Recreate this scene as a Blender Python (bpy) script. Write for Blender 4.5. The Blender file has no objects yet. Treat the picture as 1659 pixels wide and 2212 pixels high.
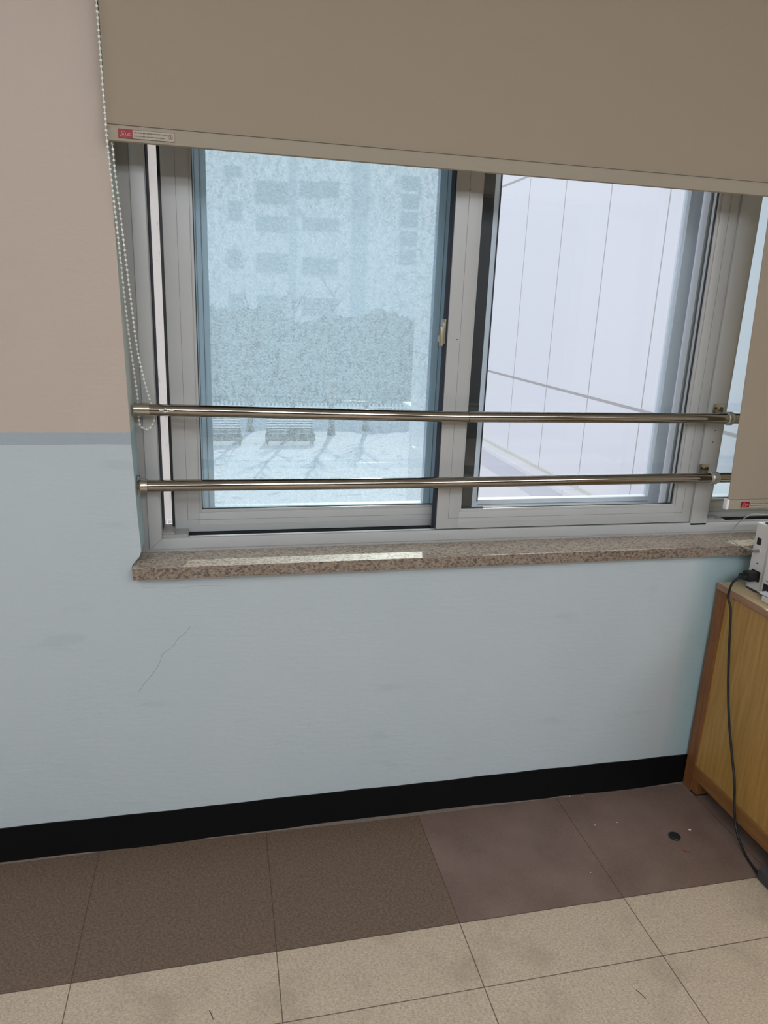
import bpy, bmesh, math, random
from mathutils import Vector, Matrix
random.seed(7)
scn = bpy.context.scene
col = scn.collection

# ------------------------------------------------------------------ camera
YAW, PITCH, ROLL = 0.22795, -0.27809, 0.04027
fwd = Vector((math.sin(YAW)*math.cos(PITCH), math.cos(YAW)*math.cos(PITCH), math.sin(PITCH)))
rt = Vector((math.cos(YAW), -math.sin(YAW), 0)); up = rt.cross(fwd)
r2 = rt*math.cos(ROLL)+up*math.sin(ROLL); u2 = -rt*math.sin(ROLL)+up*math.cos(ROLL)
cd = bpy.data.cameras.new('camera'); cam = bpy.data.objects.new('camera', cd); col.objects.link(cam)
M = Matrix((r2, u2, -fwd)).transposed().to_4x4(); M.translation = Vector((0.6952, -1.7564, 1.4601))
cam.matrix_world = M
cd.sensor_fit = 'VERTICAL'; cd.sensor_height = 24.0; cd.lens = 24.0*1549.4/2212
cd.clip_start = 0.02; cd.clip_end = 400
scn.camera = cam

# ------------------------------------------------------------------ light and exposure
SKY = 1.0; SUN = 3.0; LAMP = 12.8
scn.view_settings.view_transform = 'Standard'; scn.view_settings.look = 'None'
scn.view_settings.gamma = 1; scn.view_settings.use_curve_mapping = False
scn.view_settings.exposure = 0.72
w = bpy.data.worlds.new('sky'); scn.world = w; w.use_nodes = True
bgn = w.node_tree.nodes['Background']
bgn.inputs[0].default_value = (0.87, 0.90, 1.0, 1); bgn.inputs[1].default_value = SKY
sd = bpy.data.lights.new('sun', 'SUN'); sd.energy = SUN; sd.angle = math.radians(0.6); sd.color = (1.0, 0.91, 0.78)
sun = bpy.data.objects.new('sun', sd); col.objects.link(sun)
sun.rotation_euler = Vector((0.245, 1.0, 0.68)).to_track_quat('Z', 'Y').to_euler()

# ------------------------------------------------------------------ helpers
def srgb(r, g, b):
    f = lambda c: (c/255/12.92) if c/255 <= 0.04045 else ((c/255+0.055)/1.055)**2.4
    return (f(r), f(g), f(b), 1)

class NT:
    def __init__(s, name):
        s.m = bpy.data.materials.new(name); s.m.use_nodes = True; s.t = s.m.node_tree
        s.t.nodes.clear(); s.out = s.n('ShaderNodeOutputMaterial')
    def n(s, typ, **kw):
        x = s.t.nodes.new(typ)
        for k, v in kw.items(): setattr(x, k, v)
        return x
    def l(s, a, b): s.t.links.new(a, b)
    def put(s, sock, v):
        if hasattr(v, 'is_output') or isinstance(v, bpy.types.NodeSocket): s.l(v, sock)
        else: sock.default_value = v
    def math(s, op, a, b=0.0, c=0.0):
        x = s.n('ShaderNodeMath', operation=op); s.put(x.inputs[0], a); s.put(x.inputs[1], b)
        if op in ('MULTIPLY_ADD', 'COMPARE', 'SMOOTH_MIN'): s.put(x.inputs[2], c)
        return x.outputs[0]
    def mix(s, f, a, b, mode='MIX'):
        x = s.n('ShaderNodeMix', data_type='RGBA', blend_type=mode)
        s.put(x.inputs[0], f); s.put(x.inputs[6], a); s.put(x.inputs[7], b); return x.outputs[2]
    def noise(s, vec, scale, detail=3, rough=0.5):
        x = s.n('ShaderNodeTexNoise'); x.inputs['Scale'].default_value = scale
        x.inputs['Detail'].default_value = detail; x.inputs['Roughness'].default_value = rough
        if vec is not None: s.l(vec, x.inputs['Vector'])
        return x.outputs[0]
    def pos(s, scale=(1, 1, 1)):
        t = s.n('ShaderNodeTexCoord'); mp = s.n('ShaderNodeMapping')
        mp.inputs['Scale'].default_value = scale; s.l(t.outputs['Object'], mp.inputs[0]); return mp.outputs[0]
    def xyz(s):
        t = s.n('ShaderNodeTexCoord'); x = s.n('ShaderNodeSeparateXYZ'); s.l(t.outputs['Object'], x.inputs[0]); return x.outputs
    def ramp(s, f, stops):
        x = s.n('ShaderNodeValToRGB'); s.l(f, x.inputs[0]); e = x.color_ramp.elements
        while len(e) < len(stops): e.new(0.5)
        for i, (p, c) in enumerate(stops): e[i].position = p; e[i].color = c
        return x.outputs[0]
    def rng(s, f, a, b, c=0.0, d=1.0):
        x = s.n('ShaderNodeMapRange'); s.put(x.inputs[0], f)
        for i, v in enumerate((a, b, c, d)): x.inputs[i+1].default_value = v
        return x.outputs[0]
    def bsdf(s, color, rough=0.5, metal=0.0, spec=0.5, bump=None, bs=0.2, bd=0.001, **kw):
        p = s.n('ShaderNodeBsdfPrincipled'); s.put(p.inputs['Base Color'], color)
        s.put(p.inputs['Roughness'], rough); s.put(p.inputs['Metallic'], metal)
        p.inputs['Specular IOR Level'].default_value = spec
        for k, v in kw.items(): p.inputs[k].default_value = v
        if bump is not None:
            b = s.n('ShaderNodeBump'); b.inputs['Strength'].default_value = bs; b.inputs['Distance'].default_value = bd
            s.l(bump, b.inputs['Height']); s.l(b.outputs[0], p.inputs['Normal'])
        return p.outputs[0]
    def done(s, sh): s.l(sh, s.out.inputs[0]); return s.m

def plain(name, c, rough=0.5, var=0.04, scale=30, metal=0.0, spec=0.5, stretch=(1, 1, 1), bump=0.05):
    t = NT(name); nz = t.noise(t.pos(stretch), scale)
    a = tuple(x*(1-var) for x in c[:3])+(1,); b = tuple(min(1, x*(1+var)) for x in c[:3])+(1,)
    return t.done(t.bsdf(t.mix(nz, a, b), rough, metal, spec, bump=nz, bs=bump))

class MB:
    def __init__(s): s.bm = bmesh.new()
    def box(s, x0, x1, y0, y1, z0, z1, bev=0.0):
        vs = [s.bm.verts.new((x, y, z)) for x in (x0, x1) for y in (y0, y1) for z in (z0, z1)]
        fs = [s.bm.faces.new([vs[i] for i in q]) for q in ((0,1,3,2),(4,6,7,5),(0,4,5,1),(2,3,7,6),(0,2,6,4),(1,5,7,3))]
        if bev > 0:
            es = list({e for f in fs for e in f.edges})
            bmesh.ops.bevel(s.bm, geom=es, offset=bev, segments=2, affect='EDGES', profile=0.5)
        return s
    def prism(s, pts, d0, d1, axis='y'):
        def P(a, b, d): return {'y': (a, d, b), 'x': (d, a, b), 'z': (a, b, d)}[axis]
        A = [s.bm.verts.new(P(a, b, d0)) for a, b in pts]; B = [s.bm.verts.new(P(a, b, d1)) for a, b in pts]
        n = len(pts); s.bm.faces.new(A); s.bm.faces.new(B[::-1])
        for i in range(n): s.bm.faces.new((A[i], B[i], B[(i+1) % n], A[(i+1) % n]))
        return s
    def cyl(s, a, b, r, seg=24, r1=None, cap=True):
        a = Vector(a); b = Vector(b); d = b-a; L = d.length
        m = Matrix.Translation((a+b)/2) @ d.to_track_quat('Z', 'Y').to_matrix().to_4x4()
        bmesh.ops.create_cone(s.bm, cap_ends=cap, segments=seg, radius1=r, radius2=r if r1 is None else r1, depth=L, matrix=m); return s
    def sph(s, c, r, sub=2, sc=(1, 1, 1)):
        m = Matrix.Translation(c) @ Matrix.Diagonal((*sc, 1))
        bmesh.ops.create_icosphere(s.bm, subdivisions=sub, radius=r, matrix=m); return s
    def tube(s, pts, r, seg=10, closed=False, rs=None):
        pts = [Vector(p) for p in pts]; n = len(pts); prev = None; rings = []
        for i, p in enumerate(pts):
            t = (pts[min(i+1, n-1)]-pts[max(i-1, 0)]).normalized()
            if prev is None: nr = t.orthogonal().normalized()
            else: nr = (prev-t*prev.dot(t)).normalized()
            prev = nr; bn = t.cross(nr); rr = rs[i] if rs else r
            rings.append([s.bm.verts.new(p+(nr*math.cos(2*math.pi*k/seg)+bn*math.sin(2*math.pi*k/seg))*rr) for k in range(seg)])
        for i in range(n-1):
            for k in range(seg): s.bm.faces.new((rings[i][k], rings[i][(k+1) % seg], rings[i+1][(k+1) % seg], rings[i+1][k]))
        s.bm.faces.new(rings[0][::-1]); s.bm.faces.new(rings[-1]); return s
    def build(s, name, mat, parent=None, smooth=False, ang=35):
        bmesh.ops.recalc_face_normals(s.bm, faces=s.bm.faces)
        me = bpy.data.meshes.new(name); 
        if smooth:
            for f in s.bm.faces: f.smooth = True
            for e in s.bm.edges:
                if len(e.link_faces) == 2 and e.calc_face_angle(0) > math.radians(ang): e.smooth = False
        s.bm.to_mesh(me); s.bm.free()
        o = bpy.data.objects.new(name, me); me.materials.append(mat); col.objects.link(o)
        if parent is not None:
            o.parent = parent; o.matrix_parent_inverse = Matrix.Translation(-parent.location)
        return o

def spline(P, n=8):
    P = [Vector(p) for p in P]; out = []
    for i in range(len(P)-1):
        p0 = P[max(i-1, 0)]; p1 = P[i]; p2 = P[i+1]; p3 = P[min(i+2, len(P)-1)]
        for k in range(n):
            t = k/n
            out.append(0.5*((2*p1)+(p2-p0)*t+(2*p0-5*p1+4*p2-p3)*t*t+(3*p1-p0-3*p2+p3)*t**3))
    out.append(P[-1]); return out

def empty(name, loc=(0, 0, 0)):
    o = bpy.data.objects.new(name, None); o.location = loc; o.empty_display_size = 0.1; col.objects.link(o); return o
def tag(o, label=None, cat=None, group=None, kind=None):
    if label: o['label'] = label
    if cat: o['category'] = cat
    if group: o['group'] = group
    if kind: o['kind'] = kind
    return o
def struct(o, label, cat): return tag(o, label, cat, kind='structure')

# ------------------------------------------------------------------ materials
def mat_wall():
    t = NT('painted_plaster'); x, y, z = t.xyz()
    nb = t.noise(t.pos((1, 1, 1)), 90, 2)
    edge = t.math('ADD', z, t.math('MULTIPLY', t.math('SUBTRACT', nb, 0.5), 0.003))
    # blue-grey dado paint with old paint showing through
    big = t.noise(t.pos((1, 1, 0.6)), 2.2, 3)
    blue = t.mix(big, srgb(171, 181, 186), srgb(180, 188, 191))
    strip = t.math('MULTIPLY', t.math('GREATER_THAN', t.math('ADD', z, t.math('MULTIPLY', big, 0.012)), 1.131), 0.75)
    blue = t.mix(strip, blue, srgb(142, 152, 162))
    nt = t.noise(t.pos((1, 1, 0.25)), 9, 3)
    teal = t.rng(t.math('ADD', x, t.math('MULTIPLY', nt, 0.05)), 2.075, 2.135)
    teal = t.math('MULTIPLY', teal, t.math('LESS_THAN', x, 2.6))
    blue = t.mix(t.math('MULTIPLY', teal, 0.65), blue, srgb(142, 172, 178))
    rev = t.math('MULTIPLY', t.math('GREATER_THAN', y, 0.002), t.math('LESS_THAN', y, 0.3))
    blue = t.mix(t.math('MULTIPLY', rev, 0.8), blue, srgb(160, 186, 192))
    stn = t.rng(t.noise(t.pos((1, 1, 4)), 5, 4), 0.62, 0.72, 0, 0.22)
    blue = t.mix(stn, blue, srgb(150, 158, 165))
    beige = t.mix(t.noise(t.pos(), 3, 2), srgb(176, 161, 149), srgb(182, 167, 155))
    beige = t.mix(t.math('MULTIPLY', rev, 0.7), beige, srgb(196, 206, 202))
    c = t.mix(t.math('GREATER_THAN', edge, 1.1538), blue, beige)
    h = t.math('ADD', t.noise(t.pos((0.35, 1, 1.6)), 60, 4, 0.6), t.math('MULTIPLY', t.noise(t.pos(), 400, 2), 0.25))
    h = t.math('ADD', h, t.math('MULTIPLY', t.noise(t.pos((0.5, 1, 1)), 7, 3), 1.2))
    return t.done(t.bsdf(c, 0.55, spec=0.35, bump=h, bs=0.32, bd=0.0025))
M_WALL = mat_wall()

X0, B1, B2, TS = 0.3413, -0.4127, -0.5900, 0.45
def mat_floor():
    t = NT('vinyl_tiles'); x, y, z = t.xyz()
    fx = t.math('FRACT', t.math('DIVIDE', t.math('SUBTRACT', x, X0-TS*20), TS))
    dx = t.math('MULTIPLY', t.math('SUBTRACT', 0.5, t.math('ABSOLUTE', t.math('SUBTRACT', fx, 0.5))), TS)
    fy = t.math('FRACT', t.math('DIVIDE', t.math('SUBTRACT', y, B2-TS*20), TS))
    dy = t.math('MULTIPLY', t.math('SUBTRACT', 0.5, t.math('ABSOLUTE', t.math('SUBTRACT', fy, 0.5))), TS)
    dy = t.math('ADD', dy, t.math('MULTIPLY', t.math('GREATER_THAN', y, B1+0.01), 10))
    dy = t.math('ADD', dy, t.math('MULTIPLY', t.math('LESS_THAN', dy, -1), 0))
    db = t.math('ABSOLUTE', t.math('SUBTRACT', y, B1))
    d = t.math('MINIMUM', dx, t.math('MINIMUM', dy, db))
    wob = t.math('MULTIPLY', t.noise(t.pos(), 60, 2), 0.0009)
    line = t.rng(t.math('SUBTRACT', d, wob), 0.0003, 0.0011, 1, 0)
    dark = t.math('GREATER_THAN', y, B1)
    right = t.math('GREATER_THAN', x, X0+2*TS)
    s1 = t.noise(t.pos((0.5, 1.3, 1)), 260, 3, 0.7)
    s2 = t.noise(t.pos((1.4, 0.7, 1)), 150, 4, 0.7)
    blot = t.noise(t.pos(), 7, 4, 0.6)
    sp = t.rng(t.math('ADD', t.math('MULTIPLY', s1, 0.6), t.math('MULTIPLY', s2, 0.4)), 0.40, 0.62)
    light = t.mix(sp, srgb(168, 149, 129), srgb(206, 189, 168))
    light = t.mix(t.rng(blot, 0.50, 0.68, 0, 0.45), light, srgb(152, 138, 120))
    light = t.mix(t.rng(s2, 0.66, 0.74, 0, 0.6), light, srgb(112, 98, 84))
    dl = t.mix(sp, srgb(88, 72, 60), srgb(124, 105, 89))
    dr = t.mix(t.rng(blot, 0.3, 0.7), srgb(99, 80, 72), srgb(122, 102, 93))
    dr = t.mix(t.math('MULTIPLY', sp, 0.35), dr, srgb(140, 118, 106))
    dk = t.mix(right, dl, dr)
    dk = t.mix(t.rng(s2, 0.68, 0.76, 0, 0.6), dk, srgb(70, 58, 52))
    c = t.mix(dark, light, dk)
    scuff = t.rng(t.noise(t.pos((5, 1, 1)), 3.5, 5, 0.7), 0.64, 0.70, 0, 0.25)
    c = t.mix(scuff, c, srgb(120, 105, 92))
    c = t.mix(t.math('MULTIPLY', line, 0.85), c, srgb(70, 52, 44))
    hgt = t.math('SUBTRACT', t.math('MULTIPLY', s1, 0.25), line)
    return t.done(t.bsdf(c, t.rng(blot, 0.3, 0.7, 0.42, 0.6), spec=0.4, bump=hgt, bs=0.25, bd=0.0008))
M_FLOOR = mat_floor()

def mat_granite():
    t = NT('speckled_granite')
    v = t.n('ShaderNodeTexVoronoi'); v.inputs['Scale'].default_value = 260; t.l(t.pos((.7, 1, 1)), v.inputs['Vector'])
    r = t.n('ShaderNodeSeparateColor'); t.l(v.outputs['Color'], r.inputs[0])
    c = t.ramp(r.outputs[0], [(0.0, srgb(48, 40, 36)), (0.14, srgb(92, 78, 68)), (0.24, srgb(160, 142, 124)), (0.5, srgb(180, 162, 144)), (0.8, srgb(148, 130, 116)), (0.92, srgb(198, 184, 166))])
    for e in t.t.nodes:
        if e.type == 'VALTORGB': e.color_ramp.interpolation = 'CONSTANT'
    n = t.noise(t.pos(), 120, 3, 0.6)
    c = t.mix(t.rng(n, 0.56, 0.66, 0, 0.7), c, srgb(78, 64, 56))
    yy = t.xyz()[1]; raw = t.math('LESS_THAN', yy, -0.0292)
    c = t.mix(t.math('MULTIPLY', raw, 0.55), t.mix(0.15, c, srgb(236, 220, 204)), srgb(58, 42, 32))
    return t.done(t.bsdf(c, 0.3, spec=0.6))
M_GRANITE = mat_granite()
M_PVC = plain('window_vinyl', srgb(174, 174, 173), 0.38, 0.015, 12, spec=0.5, stretch=(1, 1, 0.2), bump=0.02)
M_PVCG = plain('grey_vinyl_strip', srgb(150, 148, 146), 0.5, 0.03, 20)
M_PVCW = plain('white_vinyl', srgb(226, 226, 228), 0.4, 0.02, 20)
tb = NT('thin_white_strip'); _n = tb.noise(tb.pos((1, 1, .3)), 90, 4, .7)
_c = tb.mix(tb.rng(_n, .60, .68, 0, .5), (0.82, 0.82, 0.84, 1), (0.3, 0.3, 0.34, 1))
_d = tb.n('ShaderNodeBsdfDiffuse'); tb.l(_c, _d.inputs[0]); _t = tb.n('ShaderNodeBsdfTranslucent'); tb.l(_c, _t.inputs[0])
_m = tb.n('ShaderNodeMixShader'); _m.inputs[0].default_value = .6; tb.l(_d.outputs[0], _m.inputs[1]); tb.l(_t.outputs[0], _m.inputs[2]); M_BACKLIT = tb.done(_m.outputs[0])
M_PVCB = plain('outer_vinyl', srgb(190, 198, 208), 0.35, 0.03, 14, stretch=(1, 1, 0.3))
M_GROOVE = plain('groove_shadow_line', srgb(112, 112, 112), 0.7)
M_RUBBER = plain('black_rubber_seal', srgb(18, 20, 23), 0.5, 0.1, 60)
M_PILE_SHADE = plain('weather_pile_and_shade', srgb(48, 50, 62), 0.95, 0.25, 300)  # pile colour, also painted on the shaded sash side and jamb recesses
M_BLACKF = plain('black_sash_face', srgb(14, 15, 18), 0.5, 0.1, 8)

def mat_steel():
    t = NT('polished_stainless')
    n = t.noise(t.pos((1, 30, 30)), 6, 3)
    return t.done(t.bsdf(t.mix(n, srgb(154, 147, 137), srgb(172, 166, 156)), t.rng(n, 0.3, 0.7, 0.05, 0.09), 1.0, bump=n, bs=0.01, bd=0.0002))
M_STEEL = mat_steel()
M_CAST = plain('cast_chrome', srgb(190, 184, 172), 0.22, 0.05, 80, metal=1.0)
M_ZINC = plain('zinc_collar', srgb(186, 186, 180), 0.38, 0.05, 80, metal=0.85)
M_SCREW = plain('screw_metal', srgb(92, 90, 86), 0.35, 0.1, 200, metal=0.9)

def mat_fabric():
    t = NT('blind_fabric')
    n1 = t.noise(t.pos((1, 1, 8)), 220, 2); n2 = t.noise(t.pos((8, 1, 1)), 220, 2)
    big = t.noise(t.pos(), 1.5, 2)
    c = t.mix(t.math('MULTIPLY', t.math('ADD', n1, n2), 0.5), srgb(150, 136, 121), srgb(162, 148, 132))
    c = t.mix(t.math('MULTIPLY', big, 0.3), c, srgb(152, 138, 122))
    p = t.bsdf(c, 0.85, spec=0.15, bump=t.math('ADD', n1, n2), bs=0.15, bd=0.0006)
    tr = t.n('ShaderNodeBsdfTranslucent'); t.l(c, tr.inputs[0])
    mx = t.n('ShaderNodeMixShader'); mx.inputs[0].default_value = 0.04; t.l(p, mx.inputs[1]); t.l(tr.outputs[0], mx.inputs[2])
    return t.done(mx.outputs[0])
M_FABRIC = mat_fabric()
M_HEM = plain('blind_hem_fabric', srgb(152, 141, 125), 0.7, 0.03, 300)
M_CAP = plain('white_plastic', srgb(228, 224, 226), 0.4, 0.02)
M_BEAD = plain('pearly_plastic_bead', srgb(226, 228, 220), 0.18, 0.04, 90, spec=0.8)
M_RED = plain('red_print', srgb(138, 4, 22), 0.5, 0.06, 60)
M_LABEL = plain('label_film', srgb(164, 152, 135), 0.45, 0.02)
M_INK = plain('dark_print', srgb(86, 78, 66), 0.6, 0.2, 500)
M_WINK = plain('pale_print', srgb(214, 160, 162), 0.5, 0.05)

def mat_glass(name, tint, refl=1.0):
    t = NT(name)
    tr = t.n('ShaderNodeBsdfTransparent'); tr.inputs[0].default_value = tint
    gl = t.n('ShaderNodeBsdfGlossy'); gl.inputs['Roughness'].default_value = 0.004
    n = t.noise(t.pos((1, 1, 1)), 3, 2)
    t.put(gl.inputs['Color'], t.mix(n, (0.93, 0.96, 0.97, 1), (0.97, 1, 1, 1)))
    fr = t.n('ShaderNodeFresnel'); fr.inputs['IOR'].default_value = 1.5
    f = t.math('MULTIPLY', fr.outputs[0], refl)
    mx = t.n('ShaderNodeMixShader'); t.l(f, mx.inputs[0]); t.l(tr.outputs[0], mx.inputs[1]); t.l(gl.outputs[0], mx.inputs[2])
    return t.done(mx.outputs[0])
M_GLASS = mat_glass('clear_glass', (0.95, 0.965, 0.975, 1), 0.7)
M_GLASST = mat_glass('greenish_glass', (0.88, 0.94, 0.955, 1), 1.3)
def mat_frost():
    t = NT('frosted_glass')
    x, y, z = t.xyz()
    cell = t.noise(t.pos((1, 1, 1.15)), 190, 2, 0.6)
    cell2 = t.noise(t.pos((1, 1, 0.45)), 90, 3, 0.6)
    streak = t.noise(t.pos((1, 1, 0.12)), 30, 3, 0.6)
    dens = t.math('ADD', t.math('MULTIPLY', cell, 0.55), t.math('MULTIPLY', cell2, 0.45))
    dens = t.rng(dens, 0.44, 0.575)
    lower = t.rng(z, 1.10, 1.24, 0.50, 1.0)
    body = t.math('ADD', t.math('MULTIPLY', dens, 0.46), t.math('ADD', 0.15, t.math('MULTIPLY', streak, 0.26)))
    f = t.math('MULTIPLY', body, lower)
    tr = t.n('ShaderNodeBsdfTransparent'); tr.inputs[0].default_value = (0.93, 0.965, 0.985, 1)
    df = t.n('ShaderNodeBsdfDiffuse'); df.inputs[0].default_value = (0.57, 0.635, 0.68, 1)
    tl = t.n('ShaderNodeBsdfTranslucent'); tl.inputs[0].default_value = (0.57, 0.635, 0.68, 1)
    a = t.n('ShaderNodeMixShader'); a.inputs[0].default_value = 0.55; t.l(df.outputs[0], a.inputs[1]); t.l(tl.outputs[0], a.inputs[2])
    b = t.n('ShaderNodeMixShader'); t.l(f, b.inputs[0]); t.l(tr.outputs[0], b.inputs[1]); t.l(a.outputs[0], b.inputs[2])
    return t.done(b.outputs[0])
M_FROST = mat_frost()

def mat_wood(name, a, b, scale=(14, 14, 0.7), rough=0.45):
    t = NT(name)
    n = t.noise(t.pos(scale), 6, 5, 0.65); f = t.noise(t.pos((scale[0]*5, scale[1]*5, scale[2]*3)), 8, 3)
    c = t.mix(t.rng(n, 0.3, 0.7), a, b)
    c = t.mix(t.rng(f, 0.55, 0.7, 0, 0.35), c, tuple(v*0.62 for v in a[:3])+(1,))
    return t.done(t.bsdf(c, rough, spec=0.4, bump=f, bs=0.08, bd=0.0005))
M_OAK = mat_wood('yellow_veneer', srgb(158, 120, 62), srgb(188, 148, 84))
M_BROWN = mat_wood('brown_edging', srgb(112, 70, 40), srgb(146, 96, 58), (20, 20, 1.2))
M_RAILW = mat_wood('brown_rail_wood', srgb(122, 84, 46), srgb(150, 106, 62), (20, 1.2, 20))
M_TOPW = mat_wood('pale_plywood', srgb(196, 172, 132), srgb(214, 192, 152), (20, 1.0, 20))
M_TOPE = mat_wood('top_edge_band', srgb(140, 104, 82), srgb(172, 134, 110), (20, 1.0, 20))
M_BASE = plain('black_gloss_skirting', srgb(5, 6, 8), 0.5, 0.3, 25, spec=0.22, bump=0.3)
M_GRIME = plain('grey_floor_sealant', srgb(104, 92, 84), 0.8, 0.3, 120)

# ------------------------------------------------------------------ room shell
ZC = 2.65
OXL, OXR, OZT = 0.482, 3.75, 2.30      # opening
SILLZ = 0.824
def wall_window():
    m = MB(); bm = m.bm
    prof = [(OZT, .462), (2.0, .470), (1.77, .4744), (1.45, .4795), (1.126, .4848), (.95, .4895), (.86, .4935), (.845, .4885), (.834, .4790), (.822, .4700)]
    Y0, Y1 = 0.0, 0.42
    # left part
    left = [(-1.6, 0), (-1.6, ZC), (.462, ZC)]+[(x, z) for z, x in prof]+[(.470, .797), (.470, 0)]
    m.prism(left, Y0, Y1)
    m.box(.462, OXR, Y0, Y1, OZT, ZC)
    m.box(.470, OXR, Y0, Y1, 0, .797)
    m.box(OXR, 4.8, Y0, Y1, 0, ZC)
    o = m.build('wall_front', M_WALL)
    struct(o, 'window wall, beige above and blue-grey paint below', 'wall')
    c = MB(); pts = [(0.603, .6507), (0.5897, .632), (0.5719, .6175), (0.556, .5949), (0.5323, .5782), (0.5232, .5524), (0.5046, .5232), (0.4801, .4917), (0.4652, .4701)]
    pp = [(x+random.uniform(-.001, .001), -0.0001, z) for x, y, z in spline([(a, 0, b) for a, b in pts], 5)]
    c.tube(pp, 0.0005, 5); c.build('hairline_crack', plain('crack_line', srgb(120, 126, 132), 0.8), o)
    c = MB(); pp = [(x+random.uniform(-.0015, .0015), -0.0001, z) for x, y, z in spline([(0.49, 0, .765), (0.56, 0, .758), (0.64, 0, .762), (.70, 0, .758)], 6)]
    c.tube(pp, 0.0004, 5); c.build('hairline_crack', plain('crack_line_faint', srgb(140, 146, 152), 0.8), o)
    return o
wall_window()
m = MB().box(-1.6, 4.8, -6.0, 0.42, -0.12, 0.0); struct(m.build('floor', M_FLOOR), 'vinyl tile floor, dark border row along the wall and pale tiles before it', 'floor')
m = MB().box(-1.6, 4.8, -6.0, 0.42, ZC, ZC+.12); struct(m.build('ceiling', plain('ceiling_white', srgb(225, 224, 218), 0.9)), 'white ceiling', 'ceiling')
M_WPL = plain('beige_wall_paint', srgb(165, 154, 142), 0.7)
m = MB().box(-1.72, -1.6, -6.12, 0.42, -.12, ZC+.12); struct(m.build('wall_left', M_WPL), 'beige left wall', 'wall')
m = MB().box(4.8, 4.92, -6.12, 0.42, -.12, ZC+.12); struct(m.build('wall_right', M_WPL), 'beige right wall', 'wall')
m = MB().box(-1.6, 4.8, -6.12, -6.0, -.12, ZC+.12); struct(m.build('wall_back', plain('dark_back_wall_paint', srgb(74, 70, 66), 0.7)), 'dark back wall of the room', 'wall')

# skirting with a slightly wavy lower edge of sealant
def baseboard():
    m = MB(); bm = m.bm; N = 180; xs = [-1.6+6.4*i/N for i in range(N+1)]
    rows = []
    for x in xs:
        zt = 0.1021+0.0010*math.sin(x*9)+0.0007*math.sin(x*31+1)+(0.0012 if 1.05 < x < 1.15 else 0)
        th = 0.008+0.002*math.sin(x*4)+0.001*math.sin(x*17)
        rows.append([bm.verts.new(p) for p in ((x, 0, zt), (x, -.0035, zt), (x, -.0045, .05), (x, -th, .0), (x, 0, 0))])
    for a, b in zip(rows, rows[1:]):
        for k in range(5): bm.faces.new((a[k], a[(k+1) % 5], b[(k+1) % 5], b[k]))
    bm.faces.new(rows[0]); bm.faces.new(rows[-1][::-1])
    o = m.build('baseboard_front', M_BASE, smooth=True); struct(o, 'black skirting strip along the bottom of the window wall', 'skirting board')
    m = MB(); rows = []
    for x in xs:
        w_ = 0.0115+0.003*math.sin(x*5+2)+0.002*random.random()
        rows.append([m.bm.verts.new(p) for p in ((x, -.002, .0), (x, -.006, .0045), (x, -w_, .0))])
    for a, b in zip(rows, rows[1:]):
        for k in range(3): m.bm.faces.new((a[k], a[(k+1) % 3], b[(k+1) % 3], b[k]))
    m.build('sealant_bead', M_GRIME, o)
baseboard()

# ------------------------------------------------------------------ windows
def ring(m, x0, x1, z0, z1, y0, y1, wl, wr, wb, wt, bev=0.0012):
    m.box(x0, x0+wl, y0, y1, z0, z1, bev); m.box(x1-wr, x1, y0, y1, z0, z1, bev)
    m.box(x0+wl-.0005, x1-wr+.0005, y0, y1, z0, z0+wb, bev); m.box(x0+wl-.0005, x1-wr+.0005, y0, y1, z1-wt, z1, bev)

ZT = 2.27
def sash(parent, xa, xb, zb, y0, y1, wl, wr, wb, gm, glass_y, groove=True, left_seal=False, name='sliding_sash'):
    m = MB(); ring(m, xa, xb, zb, ZT-.01, y0, y1, wl, wr, wb, wb)
    s = m.build(name, M_PVC, parent, smooth=True)
    # raised glazing bead round the pane
    b = MB(); ring(b, xa+wl-.004, xb-wr+.004, zb+wb-.004, ZT-.01-wb+.004, y0+.004, y0+.012, .011, .011, .011, .011, .001)
    b.build('glazing_bead', M_PVC, s, smooth=True)
    gk = MB(); ring(gk, xa+wl+.0055, xb-wr-.0055, zb+wb+.0055, ZT-.01-wb-.0055, y0+.010, glass_y, .0035, .0035, .0035, .0035, 0)
    gk.build('gasket', M_RUBBER, s)
    g = MB().box(xa+wl-.003, xb-wr+.003, glass_y, glass_y+.005, zb+wb-.003, ZT-.01-wb+.003); g.build('glass_pane', gm, s)
    if groove:
        q = MB(); e = .0008; gx0, gx1, gz0 = xa+wl*.52, xb-wr*.52, zb+wb*.62
        ring(q, gx0, gx1, gz0, ZT-.01-wb*.62, y0-.0003, y0+.001, e, e, e, e, 0)
        q.build('profile_line', M_GROOVE, s)
        q = MB().box(xa+wl*.7, xb-wr*.7, y0-.0012, y0+.001, zb+wb*.36, zb+wb*.40, .0004); q.build('profile_ridge', M_PVC, s)
    return s

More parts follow.
